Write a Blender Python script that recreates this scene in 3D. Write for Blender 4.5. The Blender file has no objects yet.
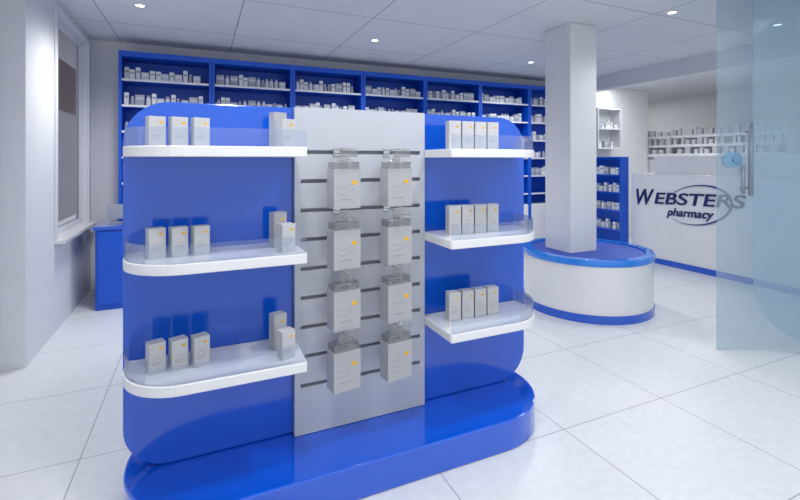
import bpy, bmesh, math, random
from mathutils import Vector, Matrix
random.seed(7)
scene=bpy.context.scene
COL=scene.collection
scene.view_settings.view_transform='Standard'
scene.view_settings.look='None'

# ---------------------------------------------------------------- materials
def lin(c):
    return tuple(((v/255)/12.92 if v/255<=0.04045 else (((v/255)+0.055)/1.055)**2.4) for v in c)+(1,)
def mat(name,rgb,rough=0.4,metal=0,noise=0.0,nscale=8,spec=0.5,coat=0,emis=None,estr=0):
    m=bpy.data.materials.new(name); m.use_nodes=True
    nt=m.node_tree; b=nt.nodes['Principled BSDF']
    b.inputs['Roughness'].default_value=rough; b.inputs['Metallic'].default_value=metal
    b.inputs['Specular IOR Level'].default_value=spec
    b.inputs['Coat Weight'].default_value=coat
    b.inputs['Coat Roughness'].default_value=0.06
    c=lin(rgb)
    n=nt.nodes.new('ShaderNodeTexNoise'); n.inputs['Scale'].default_value=nscale; n.inputs['Detail'].default_value=5
    tc=nt.nodes.new('ShaderNodeTexCoord'); nt.links.new(tc.outputs['Object'],n.inputs['Vector'])
    r=nt.nodes.new('ShaderNodeValToRGB'); nt.links.new(n.outputs['Fac'],r.inputs['Fac'])
    k=max(noise,0.015)
    r.color_ramp.elements[0].position=0.3; r.color_ramp.elements[1].position=0.7
    r.color_ramp.elements[0].color=tuple(v*(1-k) for v in c[:3])+(1,)
    r.color_ramp.elements[1].color=tuple(min(1,v*(1+k)) for v in c[:3])+(1,)
    nt.links.new(r.outputs['Color'],b.inputs['Base Color'])
    if emis:
        b.inputs['Emission Color'].default_value=lin(emis); b.inputs['Emission Strength'].default_value=estr
    return m
def glassmat(name,tint,haze,hazecol,gloss=0.08,rough=0.03,transl=0.0):
    m=bpy.data.materials.new(name); m.use_nodes=True
    nt=m.node_tree; nt.nodes.clear()
    out=nt.nodes.new('ShaderNodeOutputMaterial')
    tr=nt.nodes.new('ShaderNodeBsdfTransparent'); tr.inputs['Color'].default_value=lin(tint)
    df=nt.nodes.new('ShaderNodeBsdfDiffuse'); df.inputs['Color'].default_value=lin(hazecol)
    if transl>0:
        tl=nt.nodes.new('ShaderNodeBsdfTranslucent'); tl.inputs['Color'].default_value=lin(hazecol)
        dm=nt.nodes.new('ShaderNodeMixShader'); dm.inputs[0].default_value=transl
        nt.links.new(df.outputs[0],dm.inputs[1]); nt.links.new(tl.outputs[0],dm.inputs[2]); df=dm
    gl=nt.nodes.new('ShaderNodeBsdfGlossy'); gl.inputs['Roughness'].default_value=rough
    fr=nt.nodes.new('ShaderNodeFresnel'); fr.inputs['IOR'].default_value=1.35
    mx=nt.nodes.new('ShaderNodeMixShader'); mx.inputs[0].default_value=haze
    nt.links.new(tr.outputs[0],mx.inputs[1]); nt.links.new(df.outputs[0],mx.inputs[2])
    ad=nt.nodes.new('ShaderNodeMath'); ad.operation='MULTIPLY'; ad.inputs[1].default_value=gloss*10
    nt.links.new(fr.outputs[0],ad.inputs[0]); ad.use_clamp=True
    m2=nt.nodes.new('ShaderNodeMixShader'); nt.links.new(ad.outputs[0],m2.inputs[0])
    nt.links.new(mx.outputs[0],m2.inputs[1]); nt.links.new(gl.outputs[0],m2.inputs[2])
    nt.links.new(m2.outputs[0],out.inputs[0])
    return m
def gridmat(name,sx,sy,ox,oy,w,base,line,rough,noise,nscale,bump=0.2,spec=0.5):
    m=mat(name,base,rough=rough,noise=noise,nscale=nscale,spec=spec)
    nt=m.node_tree; b=nt.nodes['Principled BSDF']
    ramp=[n for n in nt.nodes if n.type=='VALTORGB'][0]
    g=nt.nodes.new('ShaderNodeNewGeometry'); s=nt.nodes.new('ShaderNodeSeparateXYZ'); nt.links.new(g.outputs['Position'],s.inputs[0])
    nz=[n for n in nt.nodes if n.type=='TEX_NOISE'][0]; nt.links.new(g.outputs['Position'],nz.inputs['Vector'])
    def M(op,a,bv):
        n=nt.nodes.new('ShaderNodeMath'); n.operation=op
        for i,v in enumerate((a,bv)):
            if isinstance(v,(int,float)): n.inputs[i].default_value=v
            else: nt.links.new(v,n.inputs[i])
        return n.outputs[0]
    outs=[]
    for ax,sz,of in (('X',sx,ox),('Y',sy,oy)):
        a=M('SUBTRACT',s.outputs[ax],of); a=M('DIVIDE',a,sz); a=M('FRACT',a,0)
        a=M('SUBTRACT',a,0.5); a=M('ABSOLUTE',a,0); a=M('GREATER_THAN',a,0.5-w/sz/2); outs.append(a)
    mk=M('MAXIMUM',outs[0],outs[1])
    mix=nt.nodes.new('ShaderNodeMixRGB'); nt.links.new(mk,mix.inputs[0]); nt.links.new(ramp.outputs[0],mix.inputs[1]); mix.inputs[2].default_value=lin(line)
    nt.links.new(mix.outputs[0],b.inputs['Base Color'])
    bp=nt.nodes.new('ShaderNodeBump'); bp.inputs['Strength'].default_value=bump; bp.inputs['Distance'].default_value=0.002; bp.invert=True
    nt.links.new(mk,bp.inputs['Height']); nt.links.new(bp.outputs[0],b.inputs['Normal'])
    return m

M_BLUE=mat('blue_laminate',(0,82,200),rough=0.14,coat=0.7)
M_BLUE2=mat('blue_gloss_plinth',(0,84,208),rough=0.08,coat=1.0)
M_BLUE3=mat('blue_shelving',(4,84,202),rough=0.4)
M_BLUE4=mat('deep_blue_top',(6,62,170),rough=0.45)
M_SKY=mat('light_blue_gloss',(30,125,225),rough=0.15,coat=0.5)
M_WHITE=mat('white_laminate',(224,225,228),rough=0.25,coat=0.2)
M_WALL=mat('painted_wall',(216,218,221),rough=0.7)
M_WALLD=mat('painted_wall_left',(220,222,226),rough=0.7)  # slightly lighter paint tone for the left wall
M_GREY=mat('grey_slatboard',(182,186,196),rough=0.26)
M_DARK=mat('slot_dark',(146,150,164),rough=0.6)
M_BOX=mat('carton_board',(186,187,190),rough=0.45)
M_BOX2=mat('carton_grey',(166,168,173),rough=0.35)
M_GOLD=mat('gold_print',(225,170,20),rough=0.4)
M_PRINT=mat('grey_print',(125,127,133),rough=0.5)
M_METAL=mat('chrome',(190,195,200),rough=0.18,metal=1)
M_STEEL=mat('brushed_steel',(165,170,178),rough=0.4,metal=0.35)
M_NAVY=mat('navy_letter',(14,28,96),rough=0.5)
M_NAVY2=mat('blue_swoosh',(22,44,125),rough=0.5)
M_LAMP=mat('lamp_glow',(255,255,255),emis=(255,255,250),estr=5)
M_PROD=[mat('pack_white',(225,228,232),rough=0.5),mat('pack_grey',(165,170,180),rough=0.5),mat('pack_pale',(200,206,216),rough=0.5)]
M_PROD2=[mat('goods_white',(196,199,204),rough=0.5),mat('goods_grey',(176,180,187),rough=0.5),mat('goods_pale',(186,190,197),rough=0.5)]
M_ACR=glassmat('clear_acrylic',(244,247,252),0.08,(225,232,246),gloss=0.05,transl=0.4)
M_CLEAR=glassmat('neutral_clear_plastic',(240,240,240),0.16,(205,205,205),gloss=0.06,transl=0.3)
M_GLASS=glassmat('door_glass',(230,238,242),0.20,(224,235,242),gloss=0.04,transl=0.5)
M_FROST=glassmat('pale_blue_glass',(228,238,244),0.22,(224,237,245),gloss=0.04,transl=0.5)
M_WIN=glassmat('window_glass',(225,225,230),0.06,(190,190,196),gloss=0.02,transl=0.5)
M_FLOOR=gridmat('floor_tile',0.8,0.8,0.25,0.3,0.006,(211,214,218),(156,160,166),0.32,0.045,22,spec=0.4)
M_CEIL=gridmat('ceiling_panel',1.2,1.2,0.35,0.5,0.012,(218,220,223),(158,161,167),0.8,0.02,3)

# ---------------------------------------------------------------- geometry
def bb(bm,x0,x1,y0,y1,z0,z1,mi=0):
    vs=[bm.verts.new(p) for p in ((x0,y0,z0),(x1,y0,z0),(x1,y1,z0),(x0,y1,z0),(x0,y0,z1),(x1,y0,z1),(x1,y1,z1),(x0,y1,z1))]
    for f in ((0,3,2,1),(4,5,6,7),(0,1,5,4),(1,2,6,5),(2,3,7,6),(3,0,4,7)):
        fc=bm.faces.new([vs[i] for i in f]); fc.material_index=mi
def prism(bm,pts,a,b,axis='z',mi=0):
    def P(p,h):
        return (p[0],p[1],h) if axis=='z' else ((p[0],h,p[1]) if axis=='y' else (h,p[0],p[1]))
    lo=[bm.verts.new(P(p,a)) for p in pts]; hi=[bm.verts.new(P(p,b)) for p in pts]
    n=len(pts); fs=[bm.faces.new(lo),bm.faces.new(hi)]
    for i in range(n): fs.append(bm.faces.new([lo[i],lo[(i+1)%n],hi[(i+1)%n],hi[i]]))
    for f in fs: f.material_index=mi
def tube(bm,pts,r,seg=10,mi=0,closed=False):
    pts=[Vector(p) for p in pts]; rings=[]
    for i,p in enumerate(pts):
        t=(pts[min(i+1,len(pts)-1)]-pts[max(i-1,0)]).normalized()
        up=Vector((0,0,1)) if abs(t.z)<0.9 else Vector((1,0,0))
        a=t.cross(up).normalized(); b=t.cross(a)
        rings.append([bm.verts.new(p+r*(math.cos(2*math.pi*k/seg)*a+math.sin(2*math.pi*k/seg)*b)) for k in range(seg)])
    for i in range(len(rings)-1):
        for k in range(seg):
            f=bm.faces.new([rings[i][k],rings[i][(k+1)%seg],rings[i+1][(k+1)%seg],rings[i+1][k]]); f.smooth=True; f.material_index=mi
    for rg in (rings[0],rings[-1]): bm.faces.new(rg).material_index=mi
def lathe(bm,prof,seg=64,mi=0,closed=True):
    rings=[[bm.verts.new((r*math.cos(2*math.pi*k/seg),r*math.sin(2*math.pi*k/seg),z)) for k in range(seg)] for r,z in prof]
    n=len(rings); rng=range(n) if closed else range(n-1)
    for i in rng:
        A=rings[i];B=rings[(i+1)%n]
        for k in range(seg):
            f=bm.faces.new([A[k],A[(k+1)%seg],B[(k+1)%seg],B[k]]); f.material_index=mi
    if not closed:
        bm.faces.new(rings[0]); bm.faces.new(rings[-1])
def disc(bm,c,r,axis,t,mi=0,seg=24,ry=None):
    ry=ry or r
    pts=[(c[0]+r*math.cos(2*math.pi*k/seg),c[1]+ry*math.sin(2*math.pi*k/seg)) for k in range(seg)]
    prism(bm,pts,t[0],t[1],axis,mi)
def rrect(x0,x1,y0,y1,r,seg=10):
    """r = (bl,br,tr,tl)"""
    if not isinstance(r,(tuple,list)): r=(r,)*4
    out=[]
    for (cx,cy,sx,sy,a0,rr) in ((x0,y0,1,1,180,r[0]),(x1,y0,-1,1,270,r[1]),(x1,y1,-1,-1,0,r[2]),(x0,y1,1,-1,90,r[3])):
        if rr<1e-5: out.append((cx,cy)); continue
        for k in range(seg+1):
            a=math.radians(a0+90*k/seg); out.append((cx+sx*rr+rr*math.cos(a),cy+sy*rr+rr*math.sin(a)))
    return out
def obj(name,bm,mats,parent=None,loc=(0,0,0),rz=0,bevel=0.0,smooth=False,recalc=True,**kw):
    if recalc: bmesh.ops.recalc_face_normals(bm,faces=bm.faces)
    me=bpy.data.meshes.new(name); bm.to_mesh(me); bm.free()
    for m in (mats if isinstance(mats,(list,tuple)) else [mats]): me.materials.append(m)
    o=bpy.data.objects.new(name,me); COL.objects.link(o); o.location=loc; o.rotation_euler[2]=rz
    if parent: o.parent=parent
    if bevel>0:
        md=o.modifiers.new('bev','BEVEL'); md.width=bevel; md.segments=2; md.limit_method='ANGLE'; md.angle_limit=math.radians(50)
    if smooth:
        me.shade_smooth() if hasattr(me,'shade_smooth') else None
        try: me.set_sharp_from_angle(angle=math.radians(35))
        except Exception: pass
    for k,v in kw.items(): o[k]=v
    return o
def empty(name,loc,label,category,rz=0,group=None):
    e=bpy.data.objects.new(name,None); e.empty_display_size=0.1; COL.objects.link(e); e.location=loc; e.rotation_euler[2]=rz
    e['label']=label; e['category']=category
    if group: e['group']=group
    return e
def B(): return bmesh.new()
def dup(root,loc,rz=None,group=None):
    r=root.copy(); COL.objects.link(r); r.location=loc
    if rz is not None: r.rotation_euler[2]=rz
    def rec(src,dst):
        for c in [x for x in COL.objects if x.parent==src]:
            cc=c.copy(); COL.objects.link(cc); cc.parent=dst; rec(c,cc)
    rec(root,r)
    if group: r['group']=group
    return r
def st(o): o['kind']='structure'; return o

CEIL=2.89; YB=6.16; XL=-1.15
# ---------------------------------------------------------------- room shell
b=B(); bb(b,-2.2,11,-2.5,9,-0.1,0); st(obj('floor',b,M_FLOOR))
b=B(); bb(b,-1.75,11,-1.5,9,CEIL,CEIL+0.1); st(obj('ceiling',b,M_CEIL))
WY0,WY1,WZ0,WZ1=4.80,6.0,0.77,2.80
b=B()
TW=0.11
bb(b,XL-TW,XL,4.05,WY0,0,CEIL); bb(b,XL-TW,XL,WY1,YB+0.15,0,CEIL)
bb(b,XL-TW,XL,WY0,WY1,0,WZ0); bb(b,XL-TW,XL,WY0,WY1,WZ1,CEIL)
bb(b,XL-0.5,XL-0.15,-1.0,4.05,0,CEIL); bb(b,XL-0.5,XL-TW,4.05,4.3,0,CEIL)
st(obj('wall_left',b,M_WALLD))
b=B(); bb(b,XL,8.2,YB,YB+0.15,0,CEIL); st(obj('wall_back',b,M_WALL))
b=B(); bb(b,8.05,11,8.4,8.55,0,CEIL); bb(b,8.05,8.2,YB+0.15,8.4,0,CEIL); st(obj('wall_dispensary',b,M_WALL))
b=B(); bb(b,9.9,10.05,-1.0,8.4,0,CEIL); st(obj('wall_right',b,M_WALL))
b=B(); bb(b,6.05,6.2,1.2,YB,2.66,CEIL); st(obj('trim_1',b,M_WALL))
b=B(); bb(b,XL-0.07,XL+0.08,WY0-0.06,WY1+0.06,WZ0,WZ0+0.035); st(obj('trim_2',b,M_WHITE,bevel=0.005))
wn=B()
FX0,FX1=XL-0.10,XL-0.055
for (y0,y1,z0,z1) in ((WY0,WY0+0.04,WZ0+.036,WZ1),(WY1-0.04,WY1,WZ0+.036,WZ1),(WY0+0.04,WY1-0.04,WZ1-0.05,WZ1),(WY0+0.04,WY1-0.04,WZ0+.036,WZ0+0.09)):
    bb(wn,FX0,FX1,y0,y1,z0,z1,0)
for (y0,y1,z0,z1) in ((WY0-0.06,WY0,WZ0+.036,WZ1+0.05),(WY1,WY1+0.06,WZ0+.036,WZ1+0.05),(WY0,WY1,WZ1,WZ1+0.05)):
    bb(wn,XL+0.001,XL+0.016,y0,y1,z0,z1,0)
bb(wn,FX0+0.02,FX0+0.03,WY0+0.04,WY1-0.04,WZ0+0.09,WZ1-0.05,1)
st(obj('window_1',wn,[mat('window_frame',(222,225,230),rough=0.4),M_WIN],bevel=0.003))
fc=empty('building_facade',(-3.4,11.0,-0.1),'dark red-brown building facade with pale stone base outside the window','building')
b=B(); bb(b,-0.3,0,-7,9,2.9,6.0); obj('upper_wall',b,mat('red_brown_render',(84,52,56),rough=0.8,noise=0.12,nscale=3),fc)
b=B(); bb(b,-0.3,0.06,-7,9,0,2.899); obj('stone_base',b,mat('pale_stone',(158,156,166),rough=0.8,noise=0.08,nscale=3),fc)

# ---------------------------------------------------------------- camera
cam=bpy.data.cameras.new('camera'); co=bpy.data.objects.new('camera',cam); COL.objects.link(co)
cam.sensor_width=36; cam.lens=447/800*36; cam.shift_y=-90/800; cam.clip_start=0.02
co.location=(0,0,1.5); co.rotation_euler=(math.radians(90),0,-math.radians(24.1)); scene.camera=co

# ---------------------------------------------------------------- display stand (0.97 size, standing on a 16 cm plinth)
K=0.97; SO=(0.776,2.26,0.045)
def W(x,y,z): return (SO[0]+K*(x-0.8),SO[1]+K*(y-2.33),SO[2]+K*z)
X0,X1,X2,X3=-0.31,0.431,1.159,1.895
ds=empty('display_stand',SO,'blue display stand with white rounded shelves and grey slatted centre','display stand')
ds.scale=(K,K,K)
ox,oy=0.8,2.33
def L(x): return x-ox
def LY(y): return y-oy
b=B()
prism(b,rrect(L(-0.31),L(1.885),LY(1.93),LY(2.74),0.39,18),-0.0463,0.115,'z'); obj('plinth',b,M_BLUE2,ds,bevel=0.008)
b=B(); prism(b,rrect(L(X0),L(X3),0.118,1.765,0.19,12),LY(2.29),LY(2.37),'y'); obj('back_panel',b,M_BLUE,ds,bevel=0.004)
slots=[1.54-0.147*k for k in range(10)]
b=B(); hs=0.010
bb(b,L(X1),L(X1)+0.03,LY(2.25),LY(2.274),0.118,1.765); bb(b,L(X2)-0.03,L(X2),LY(2.25),LY(2.274),0.118,1.765)
xa,xb=L(X1)+0.03,L(X2)-0.03
top=1.765
for z in slots:
    if z<0.3: break
    bb(b,xa,xb,LY(2.25),LY(2.274),z+hs,top); top=z-hs
bb(b,xa,xb,LY(2.25),LY(2.274),0.118,top)
sw=obj('slatwall_panel',b,M_GREY,ds)
b=B(); bb(b,L(X1),L(X2),LY(2.276),LY(2.288),0.118,1.765); obj('slot_backing',b,M_DARK,sw,loc=(0,0,0))
def strip(bm,path,t,z0,z1):
    P=[Vector((p[0],p[1])) for p in path]; inn=[];out=[]
    for i,p in enumerate(P):
        d=(P[min(i+1,len(P)-1)]-P[max(i-1,0)]).normalized(); n=Vector((-d.y,d.x))
        out.append(p); inn.append(p+n*t)
    pts=out+inn[::-1]; n=len(P)
    lo=[bm.verts.new((p.x,p.y,z0)) for p in pts]; hi=[bm.verts.new((p.x,p.y,z1)) for p in pts]
    m=len(pts)
    for i in range(m): bm.faces.new([lo[i],lo[(i+1)%m],hi[(i+1)%m],hi[i]])
    for i in range(n-1):
        for R in (lo,hi): bm.faces.new([R[i],R[i+1],R[m-2-i],R[m-1-i]])
SH=[1.557,1.09,0.614]
SF=1.955; SL=-0.295; SR=1.82; RR=0.24
for z in SH:
    for side in (0,1):
        if side==0: out=rrect(L(SL),L(X1),LY(SF),LY(2.288),(RR,0.012,0,0),14)
        else: out=rrect(L(X2),L(SR),LY(SF),LY(2.288),(0.012,RR,0,0),14)
        b=B(); prism(b,out,z-0.044,z,'z'); s=obj('shelf',b,M_WHITE,ds,bevel=0.004)
        if side==0:
            pth=[(L(SL+.006),LY(2.28))]+rrect(L(SL+.006),L(X1)-0.006,LY(SF)+0.006,LY(2.28),(RR-.005,0.0,0,0),14)[:16]
        else:
            rr=rrect(L(X2)+0.006,L(SR-.006),LY(SF)+0.006,LY(2.28),(0.0,RR-.005,0,0),14)
            pth=rr[:16]+[(L(SR-.006),LY(2.28))]
        b=B(); strip(b,pth,0.005,z,z+0.075); obj('shelf_lip',b,M_ACR,s,label='clear acrylic edge guard')

# ---------------------------------------------------------------- cartons on shelves
def carton_mesh(name,w,d,h,base=M_BOX,dot=True):
    w,d,h=w*K,d*K,h*K
    bm=B(); bb(bm,-w/2,w/2,-d/2,d/2,0,h,0)
    e=0.0006
    if dot:
        disc(bm,(w*0.2,h*0.80),w*0.12,'y',(-d/2-e,-d/2+0.0004),1,20,w*0.09)
        bb(bm,-w*0.32,w*0.22,-d/2-e,-d/2,h*0.34,h*0.355,2)
        bb(bm,-w*0.32,w*0.05,-d/2-e,-d/2,h*0.27,h*0.282,2)
        pts=[(-w*0.3+k*w*0.06,-d/2,h*0.45+h*0.05*math.sin(k*0.5)) for k in range(10)]
        tube(bm,pts,0.0006,4,2)
        bb(bm,-w/2-e,-w/2,-d*0.25,d*0.25,h*0.3,h*0.312,2)
    bmesh.ops.recalc_face_normals(bm,faces=bm.faces)
    me=bpy.data.meshes.new(name); bm.to_mesh(me); bm.free()
    for m in (base,M_GOLD,M_PRINT): me.materials.append(m)
    return me
ME_S=carton_mesh('small_carton',0.064,0.05,0.125,M_BOX)
ME_T=carton_mesh('tall_carton',0.064,0.05,0.165,M_BOX2)
ME_R=carton_mesh('row_carton',0.070,0.05,0.158,M_BOX)
def put(me,name,x,y,z,rz,label,group):
    o=bpy.data.objects.new(name,me); COL.objects.link(o); o.location=Vector(W(x,y,z))+Vector((0,0,0.0005)); o.rotation_euler[2]=rz
    o['label']=label; o['category']='carton'; o['group']=group
    return o
for i,z in enumerate(SH):
    g='cartons on the display stand shelves'
    for x in (-0.170,-0.085,0.0):
        put(ME_S,'medicine_carton',x,2.13,z,math.radians(20),'small pale grey carton with gold dot on a white shelf',g)
    put(ME_S,'medicine_carton',0.352,2.04,z,math.radians(20),'small grey carton standing before a taller carton',g)
    put(ME_T,'medicine_carton',0.335,2.16,z,math.radians(20),'taller grey carton standing behind a smaller carton',g)
    for k,x in enumerate((1.28,1.364,1.448,1.532)):
        put(ME_R,'medicine_carton',x,2.14,z,math.radians(-6),'pale grey carton with gold dot in a row of four',g)

# ---------------------------------------------------------------- hooks and hanging packs
HG='hooks on the grey slatwall'; PG='packs hanging on slatwall hooks'
def make_hook():
    e=empty('slatwall_hook',(0,0,0),'chrome slatwall hook with clear price holder','hook',group=HG)
    b=B(); bb(b,-0.018,0.018,-0.004,0.0,-0.022,0.022); obj('mounting_plate',b,M_METAL,e,bevel=0.001)
    b=B()
    tube(b,[(0,-0.004,-0.008),(0,-0.17,-0.008),(0,-0.19,-0.004),(0,-0.197,0.006)],0.003,8)
    tube(b,[(0,-0.004,0.012),(0,-0.12,0.016),(0,-0.198,0.016)],0.0022,8)
    obj('prong',b,M_METAL,e)
    b=B(); bb(b,-0.045,0.045,-0.205,-0.2,-0.026,0.016); bb(b,-0.045,0.045,-0.2075,-0.2055,-0.026,-0.018)
    obj('price_holder',b,M_CLEAR,e,label='clear plastic price holder')
    return e
def make_pack():
    e=empty('hanging_pack',(0,0,0),'grey hanging carton with gold dot and faint line print','carton',group=PG)
    w,d,h=0.142,0.085,0.19
    b=B(); bb(b,-w/2,w/2,-d/2,d/2,-h,0)
    y=-d/2-0.0006
    disc(b,(w*0.26,-h*0.34),0.0135,'y',(y,y+0.001),1,20,0.011)
    pts=[(-w*0.4+k*w*0.08,-d/2,-h*0.40-0.02*math.sin(k*0.45)) for k in range(9)]
    tube(b,pts,0.0008,5,2)
    pts=[(-w*0.4+k*w*0.08,-d/2,-h*0.58-0.012*math.sin(k*0.6)) for k in range(10)]
    tube(b,pts,0.0008,5,2)
    bb(b,-w*0.3,w*0.15,y,y+0.0006,-h*0.78,-h*0.765,2)
    obj('carton_body',b,[M_BOX2,M_GOLD,M_PRINT],e,bevel=0.002)
    b=B()
    pr=rrect(-0.022,0.022,0.0,0.068,(0,0,0.012,0.012),6)
    prism(b,pr,-0.006,-0.004,'y'); obj('hang_tab',b,M_CLEAR,e)
    b=B()
    x1,z1=w*0.46,0.034
    for yy in (-d/2+0.004,d/2-0.006): bb(b,-x1,x1,yy,yy+0.0015,0.001,z1)
    for xx in (-x1,x1-0.0015): bb(b,xx,xx+0.0015,-d/2+0.0056,d/2-0.0061,0.001,z1)
    obj('clear_tray',b,M_CLEAR,e,label='clear plastic tray top')
    b=B()
    for sx in (-1,1):
        pts=[(sx*(0.024+0.02*math.cos(t)),-d*0.2+0.012*math.sin(t*0.5),0.026+0.022*math.sin(t)) for t in [math.radians(-80+k*20) for k in range(17)]]
        tube(b,pts,0.0022,6)
    tube(b,[(-x1,-d/2+0.004,z1),(x1,-d/2+0.004,z1)],0.0014,6)
    obj('wire_loop',b,M_METAL,e,label='curled metal loop')
    return e
hk=make_hook(); pk=make_pack(); hk.scale=(K,)*3; pk.scale=(K,)*3; first=True
for r,zs in enumerate((1.54,1.246,0.952,0.658)):
    for x in (0.645,0.925):
        if first:
            hk.location=W(x,2.249,zs); pk.location=W(x,2.12,zs-0.085); pk.rotation_euler[2]=math.radians(8); first=False
        else:
            dup(hk,W(x,2.249,zs)); dup(pk,W(x,2.12,zs-0.085))

# ---------------------------------------------------------------- back shelving
BW=0.958; SX0=-0.829; D0,D1=5.8,6.15; HT=2.72
SZ=[2.41-0.29*k for k in range(6)]
un=empty('shelving_unit',(SX0+BW/2,D0,0),'tall blue shelving unit with pale shelf edges and white base','shelving',group='blue wall shelving units')
b=B(); w=BW-0.004
bb(b,-w/2,-w/2+0.03,0,0.345,0,HT); bb(b,w/2-0.03,w/2,0,0.345,0,HT); bb(b,-w/2+0.03,w/2-0.03,0.0,0.345,HT-0.06,HT); 
obj('side_frame',b,M_BLUE3,un,bevel=0.002)
b=B(); bb(b,-w/2+0.031,w/2-0.031,0.33,0.344,0.1,HT-0.062); obj('rear_panel',b,M_BLUE3,un)
for z in SZ:
    b=B(); bb(b,-w/2+0.031,w/2-0.031,0.012,0.328,z-0.025,z,0); bb(b,-w/2+0.031,w/2-0.031,0.004,0.012,z-0.024,z+0.001,1)
    obj('shelf',b,[M_BLUE3,M_WHITE],un)
b=B(); bb(b,-w/2+0.031,w/2-0.031,0.02,0.328,0.08,0.78); c=obj('base_cabinet',b,M_WHITE,un)
for s in (-1,1):
    b=B(); xx=s*w/4; bb(b,xx-0.21,xx+0.21,0.001,0.019,0.09,0.77); d=obj('cabinet_door',b,M_WHITE,c,bevel=0.003)
    b=B(); tube(b,[(xx-s*0.17,0.0,0.5),(xx-s*0.17,-0.02,0.5),(xx-s*0.17,-0.02,0.62),(xx-s*0.17,0.0,0.62)],0.005,8); obj('handle',b,M_METAL,d)
for k in range(1,7): dup(un,(SX0+BW*(k+0.5),D0,0))

# products
def pmesh(kind,w,d,h,mi,P=None):
    P=P or M_PROD
    bm=B()
    if kind=='box':
        bb(bm,-w/2,w/2,-d/2,d/2,0,h,0); bb(bm,-w*0.4,w*0.4,-d/2-0.0005,-d/2,h*0.55,h*0.75,1)
    else:
        lathe(bm,[(0.001,0),(w/2,0),(w/2,h*0.68),(w*0.28,h*0.8),(w*0.28,h*0.83)],16,0,closed=False)
        lathe(bm,[(0.001,h*0.83),(w*0.33,h*0.83),(w*0.33,h),(0.001,h)],16,1,closed=False)
    bmesh.ops.recalc_face_normals(bm,faces=bm.faces)
    me=bpy.data.meshes.new('product'); bm.to_mesh(me); bm.free()
    me.materials.append(P[mi]); me.materials.append(P[(mi+1)%3]); return me
def types(P): return [('medicine_box',pmesh('box',0.05,0.05,0.11,0,P),0.05,'small white medicine box'),
    ('medicine_box',pmesh('box',0.075,0.06,0.085,2,P),0.075,'low pale medicine box'),
    ('medicine_box',pmesh('box',0.045,0.05,0.14,0,P),0.045,'narrow tall white medicine box'),
    ('medicine_bottle',pmesh('bottle',0.05,0.05,0.12,0,P),0.05,'white bottle with grey cap'),
    ('medicine_bottle',pmesh('bottle',0.042,0.04,0.10,1,P),0.042,'small grey bottle with pale cap'),
    ('medicine_box',pmesh('box',0.09,0.06,0.12,1,P),0.09,'wide grey medicine box')]
TY=types(M_PROD); TY2=[t for t in types(M_PROD2) if 'bottle' not in t[0]]
def fill(x0,x1,y,z,group,sup='a blue wall shelf',along='x',wmin=0.012,wmax=0.035,T=None):
    x=x0
    while True:
        t=random.choice(T or TY)
        if x+t[2]>x1: break
        o=bpy.data.objects.new(t[0],t[1]); COL.objects.link(o)
        if along=='x': o.location=(x+t[2]/2,y+random.uniform(0,0.03),z+0.0005)
        else:
            o.location=(y+random.uniform(0,0.03),x+t[2]/2,z+0.0005); o.rotation_euler[2]=math.radians(-90)
        o['label']=t[3]+' on '+sup; o['category']='medicine bottle' if 'bottle' in t[0] else 'medicine box'; o['group']=group
        x+=t[2]+random.uniform(wmin,wmax)
for k in range(7):
    xx=SX0+BW*k
    if k<6:
        fill(xx+0.05,xx+BW-0.05,D0+0.07,SZ[0]+.002,'products on the top wall shelves',wmin=0.004,wmax=0.014)
        fill(xx+0.05,xx+BW-0.05,D0+0.07,SZ[1]+.002,'products on the second wall shelves',wmin=0.004,wmax=0.018)
    if k==0: fill(xx+0.05,xx+0.3,D0+0.07,SZ[2]+.002,'products on the lower wall shelves')
    if k==6:
        for z in SZ[:5]: fill(xx+0.05,xx+0.45,D0+0.07,z+.002,'products on the lower wall shelves')

# ---------------------------------------------------------------- low blue counter at the corner
cb=empty('low_cabinet',(-0.55,5.5,0),'low blue cabinet standing beside the window wall','cabinet')
b=B(); bb(b,-0.40,0.35,-0.22,0.22,0.0,0.80); obj('cabinet_body',b,M_BLUE3,cb,bevel=0.004)
b=B(); bb(b,-0.42,0.37,-0.24,0.24,0.801,0.835); obj('worktop',b,M_BLUE2,cb,bevel=0.004)
b=B(); bb(b,-0.38,-0.03,-0.238,-0.222,0.06,0.78); obj('cabinet_door',b,M_BLUE3,cb,bevel=0.003)
mo=empty('payment_terminal',(-0.80,5.5,0.836),'small grey countertop screen on the low blue cabinet','monitor')
b=B(); bb(b,-0.06,0.06,-0.05,0.05,0,0.015); bb(b,-0.012,0.012,-0.01,0.01,0.015,0.08); obj('stand',b,M_STEEL,mo,bevel=0.002)
b=B(); bb(b,-0.08,0.08,-0.022,-0.0105,0.05,0.2); obj('screen',b,M_STEEL,mo,bevel=0.003)

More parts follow.
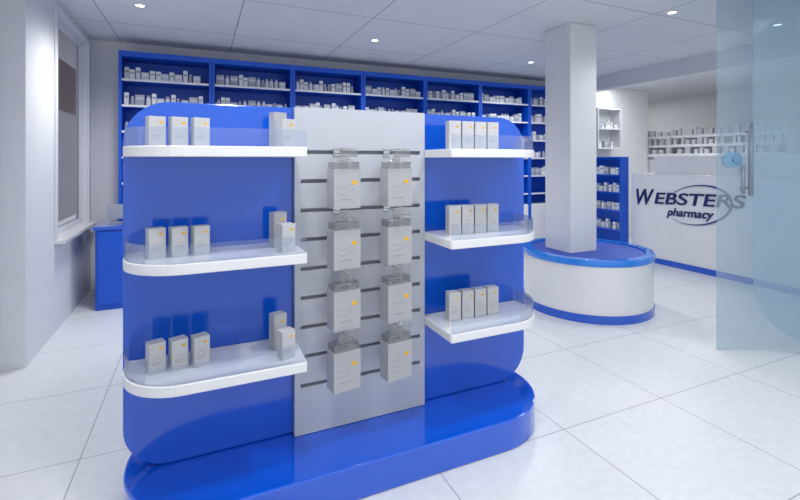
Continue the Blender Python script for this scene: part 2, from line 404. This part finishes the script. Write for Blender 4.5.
# ---------------------------------------------------------------- round island and column
DX,DY=3.696,3.486
CX,CY,CH=3.578,3.582,0.18
ri=empty('round_counter',(DX,DY,0),'round white island with blue top around the square column','counter')
b=B(); lathe(b,[(0.43,0),(0.632,0),(0.632,0.075),(0.43,0.075)],96); obj('base_ring',b,M_BLUE,ri,smooth=True)
b=B(); lathe(b,[(0.43,0.076),(0.624,0.076),(0.624,0.52),(0.43,0.52)],96); obj('body',b,M_WHITE,ri,smooth=True)
b=B(); lathe(b,[(0.555,0.521),(0.632,0.521),(0.637,0.53),(0.637,0.575),(0.632,0.583),(0.555,0.583)],96); obj('top_rim',b,M_SKY,ri,smooth=True)
b=B(); N=96; rings=[]
hx,hy,hh=CX-DX,CY-DY,CH+0.006
for zz in (0.53,0.566):
    o_,i_=[],[]
    for k in range(N):
        a=2*math.pi*k/N; o_.append(b.verts.new((0.554*math.cos(a),0.554*math.sin(a),zz)))
        dx_,dy_=0.554*math.cos(a)-hx,0.554*math.sin(a)-hy; s_=hh/max(abs(dx_),abs(dy_))
        i_.append(b.verts.new((hx+dx_*s_,hy+dy_*s_,zz)))
    rings.append((o_,i_))
for k in range(N):
    j=(k+1)%N
    for (A,C) in ((rings[0][0],rings[0][1]),(rings[1][0],rings[1][1]),(rings[0][0],rings[1][0]),(rings[0][1],rings[1][1])):
        b.faces.new([A[k],A[j],C[j],C[k]])
obj('top_surface',b,M_BLUE4,ri)
cl=empty('column',(CX,CY,0),'square pale grey structural column rising through the round island','column')
b=B(); bb(b,-CH,CH,-CH,CH,0,CEIL-0.001); obj('shaft',b,M_WALL,cl,bevel=0.006)

# ---------------------------------------------------------------- service counter with sign
sc=empty('service_counter',(6.4,3.2,0),'long white service counter with blue kick strip and raised upstand','counter')
b=B(); bb(b,-0.35,0.1,-1.6,1.61,0.08,1.282); obj('counter_front',b,M_WHITE,sc,bevel=0.001)
b=B(); bb(b,-0.352,0.12,-1.602,1.612,1.2825,1.30); obj('worktop',b,M_WHITE,sc,bevel=0.002)
b=B(); bb(b,-0.20,-0.15,-1.6,1.35,1.301,1.56); obj('upstand',b,M_WHITE,sc,bevel=0.003)
b=B(); bb(b,-0.355,0.1,-1.6,1.61,0.0,0.079); obj('kick_strip',b,M_BLUE,sc)
def text_mesh(s,width,height,shear,offset,name,parent,x,y,m):
    cu=bpy.data.curves.new('t','FONT'); cu.body=s; cu.size=1; cu.shear=shear; cu.offset=offset; cu.extrude=0.02
    to=bpy.data.objects.new('t',cu); COL.objects.link(to); bpy.context.view_layer.update()
    dg=bpy.context.evaluated_depsgraph_get(); me=bpy.data.meshes.new_from_object(to.evaluated_get(dg))
    bpy.data.objects.remove(to)
    xs=[v.co.x for v in me.vertices]; ys=[v.co.y for v in me.vertices]
    sx=width/(max(xs)-min(xs)); sy=height/(max(ys)-min(ys)); x0=min(xs); y0=min(ys)
    for v in me.vertices: v.co=Vector(((v.co.x-x0)*sx,(v.co.y-y0)*sy,v.co.z*0.25))
    me.materials.clear(); me.materials.append(m)
    o=bpy.data.objects.new(name,me); COL.objects.link(o); o.parent=parent; o.location=(x,y,0.0)
    return o
sg=empty('pharmacy_sign',(6.042,4.72,0.875),'dark blue slanted shop lettering with thin oval swoosh','sign')
# lettering is set with a slight upward slant (about 2 degrees) in the plane of the counter front
sg.rotation_euler=(Matrix.Rotation(math.radians(-90),4,'Z')@Matrix.Rotation(math.radians(90),4,'X')@Matrix.Rotation(math.radians(2.0),4,'Z')).to_euler()
text_mesh('W',0.29,0.24,0.3,0.014,'lettering',sg,0.0,-0.05,M_NAVY)
text_mesh('EBSTERS',1.20,0.165,0.18,0.012,'lettering',sg,0.29,-0.02,M_NAVY)
text_mesh('pharmacy',0.64,0.15,0.3,0.012,'lettering',sg,0.47,-0.215,M_NAVY)
b=B(); N=72; ci,coo=[],[]
for k in range(N+1):
    a=math.radians(165-k*310/N); t=0.001+0.013*math.sin(math.pi*(k/N)**1.2)**1.6
    cx,cy,rx,ry=0.89,-0.01,0.44,0.26
    rt=math.radians(9)
    def R(r1,r2):
        x_,y_=r1*math.cos(a),r2*math.sin(a); return (cx+x_*math.cos(rt)-y_*math.sin(rt),cy+x_*math.sin(rt)+y_*math.cos(rt))
    coo.append(R(rx+t,ry+t)); ci.append(R(rx-t,ry-t))
lo=[[b.verts.new((p[0],p[1],z)) for p in q] for q,z in ((coo,-0.002),(ci,-0.002),(coo,0.004),(ci,0.004))]
for k in range(N):
    for A,C in ((0,1),(2,3),(0,2),(1,3)): b.faces.new([lo[A][k],lo[A][k+1],lo[C][k+1],lo[C][k]])
obj('oval_swoosh',b,M_NAVY2,sg)

# ---------------------------------------------------------------- blue bookcase
bc=empty('bookcase',(5.85,5.31,0),'blue open bookcase with packages beside the service counter','bookcase')
b=B()
bb(b,0,0.17,-0.47,-0.44,0,1.55); bb(b,0,0.17,0.44,0.47,0,1.55); bb(b,0,0.17,-0.44,0.44,1.52,1.55); bb(b,0.15,0.17,-0.44,0.44,0,1.52); bb(b,0,0.15,-0.44,0.44,0,0.08)
obj('carcass',b,M_BLUE3,bc,bevel=0.003)
BZ=[0.08,0.42,0.72,1.0,1.27]
for z in BZ[1:]:
    b=B(); bb(b,0.005,0.149,-0.439,0.439,z-0.02,z); obj('shelf',b,M_BLUE3,bc)
for z in BZ[1:]:
    fill(5.31-0.42,5.31+0.1,5.92,z,'packages in the blue bookcase','a blue bookcase shelf','y',0.004,0.012)
wc=empty('wall_cabinet',(6.85,6.15,1.7),'white open wall cabinet mounted on the rear wall','cabinet')
b=B(); bb(b,-0.3,-0.275,-0.25,0.0,0,0.75); bb(b,0.275,0.3,-0.25,0.0,0,0.75); bb(b,-0.275,0.275,-0.25,0,0.725,0.75); bb(b,-0.275,0.275,-0.25,0,0,0.025); bb(b,-0.275,0.275,-0.015,0,0.025,0.725)
obj('carcass',b,M_WALL,wc,bevel=0.002)
b=B(); bb(b,-0.274,0.274,-0.24,-0.016,0.36,0.38); obj('shelf',b,M_WALL,wc)
fill(6.6,7.1,5.95,2.08,'packages in the white wall cabinet','a white wall cabinet shelf'); fill(6.6,7.1,5.95,1.725,'packages in the white wall cabinet','a white wall cabinet shelf')

# ---------------------------------------------------------------- dispensary shelving: chunky stepped tiers
dp=empty('storage_shelving',(8.4,5.3,0),'pale storage unit with thick stepped shelves of packages above closed fronts','shelving')
b=B(); bb(b,0.385,0.4,-1.285,1.285,1.62,1.98); 
for y in (-1.3,1.3): bb(b,0.16,0.4,y-0.015,y+0.015,1.62,1.98)
obj('frame',b,M_WHITE,dp)
b=B(); bb(b,-0.12,0.4,-1.32,1.32,0.0,1.55); base=obj('base_cabinet',b,M_WHITE,dp,bevel=0.004)
for ya in (-1.3,-0.43,0.44):
    b=B(); bb(b,-0.14,-0.121,ya+0.01,ya+0.85,0.1,1.50); obj('cabinet_door',b,M_WHITE,base,bevel=0.003)
b=B(); bb(b,-0.17,0.4,-1.34,1.34,1.552,1.618); obj('worktop',b,M_WHITE,dp,bevel=0.006)
for z,dd in ((1.80,0.04),(1.98,0.17)):
    b=B(); bb(b,dd,0.384,-1.283,1.283,z-0.055,z); obj('shelf',b,M_WHITE,dp,bevel=0.004)
for z,xx in ((1.62,8.33),(1.80,8.49),(1.98,8.61)):
    for ya in (4.02,4.9,5.76): fill(ya,ya+0.8,xx,z,'packages on the pale storage shelving','a pale storage shelf','y',0.01,0.09,TY2)

# ---------------------------------------------------------------- glass door
th=-math.radians(24.1)
gd=empty('glass_door',(3.726,2.20,0),'tall frameless glass door with steel bar handle and lock','glass door',rz=th)
b=B(); bb(b,0,1.1,-0.006,0.006,0.006,CEIL-0.01); obj('glass_pane',b,M_GLASS,gd)
b=B(); tube(b,[(0.225,-0.055,1.225),(0.225,-0.055,1.79)],0.018,14)
tube(b,[(0.225,-0.055,1.28),(0.225,-0.007,1.28)],0.010,10); tube(b,[(0.225,-0.055,1.72),(0.225,-0.007,1.72)],0.010,10)
tube(b,[(0.175,-0.04,1.235),(0.175,-0.04,1.46)],0.012,12)
tube(b,[(0.175,-0.04,1.28),(0.175,-0.007,1.28)],0.007,10); tube(b,[(0.175,-0.04,1.42),(0.175,-0.007,1.42)],0.007,10)
obj('bar_handle',b,M_STEEL,gd)
b=B(); prism(b,rrect(0.035,0.185,1.445,1.56,0.05,8),-0.022,-0.0065,'y'); tube(b,[(0.12,-0.022,1.50),(0.12,-0.045,1.50)],0.016,14); obj('lock',b,mat('blue_steel',(130,168,198),rough=0.4,metal=0.1),gd,label='rounded blue-tinted lock plate',bevel=0.002)
gp=empty('glass_screen',(3.80,1.985,0),'pale blue glass screen with large rounded lower corner','glass screen',rz=th)
b=B(); prism(b,rrect(0.0,1.3,0.12,CEIL-0.012,(0.5,0,0,0),20),-0.006,0.006,'y'); obj('glass_pane',b,M_FROST,gp)
b=B(); bb(b,0.03,1.3,-0.02,0.02,CEIL-0.03,CEIL-0.001); obj('top_channel',b,M_STEEL,gp)
b=B(); tube(b,[(0.9,0,0.0),(0.9,0,0.13)],0.015,12); disc(b,(0.9,0.0),0.04,'z',(0,0.008)); obj('foot_post',b,M_STEEL,gp)

# ---------------------------------------------------------------- lights
def ceilpt(px,py):
    d=(CEIL-1.5)*447/(160-py); r=(px-400)/447*d
    return (0.9128*r+0.4083*d, 0.9128*d-0.4083*r)
DL=[ceilpt(375,40),ceilpt(140,5),ceilpt(531,62),ceilpt(672,12)]+[(1.5,1.5),(-0.4,2.0),(7.2,4.7),(5.4,2.6),(7.4,6.8),(7.6,3.2),(0.2,1.3),(3.0,0.6)]  # first four are visible fittings; the rest are added to brighten the room
EN=[165,165,160,66,66,54,66,50,64,64,60,28]
dl=empty('downlight',(DL[0][0],DL[0][1],CEIL),'small round recessed ceiling downlight, switched on','downlight',group='ceiling downlights')
b=B(); lathe(b,[(0.035,-0.001),(0.052,-0.001),(0.050,-0.008),(0.037,-0.008)],32); obj('trim_ring',b,M_WHITE,dl,smooth=True)
b=B(); disc(b,(0,0),0.0345,'z',(-0.005,-0.002)); obj('lamp',b,M_LAMP,dl)
for p in DL[1:]: dup(dl,(p[0],p[1],CEIL))
for i,(p,e) in enumerate(zip(DL,EN)):
    l=bpy.data.lights.new('spot','SPOT'); l.energy=e; l.spot_size=math.radians(155); l.spot_blend=0.9; l.shadow_soft_size=0.06 if i in (4,10) else 0.2; l.color=(1,1,0.99)
    o=bpy.data.objects.new('spot_light',l); COL.objects.link(o); o.location=(p[0],p[1],CEIL-0.03)
for p,e in (((0.6,0.2),18),((3.2,0.2),24),((8.0,7.2),30),((6.9,5.2),22)):  # soft fill lights added to brighten the room; no lit ceiling panels here
    l=bpy.data.lights.new('added_fill','AREA'); l.energy=e; l.shape='RECTANGLE'; l.size=2.2 if p[0]!=6.9 else 0.4; l.size_y=1.0 if p[0]!=6.9 else 1.6; l.color=(1,1,1)
    o=bpy.data.objects.new('added_fill_light',l); COL.objects.link(o); o.location=(p[0],p[1],CEIL-0.02)
w=bpy.data.worlds.new('w'); scene.world=w; w.use_nodes=True
bg=w.node_tree.nodes['Background']; bg.inputs[0].default_value=(0.94,0.97,1.0,1); bg.inputs[1].default_value=1.05
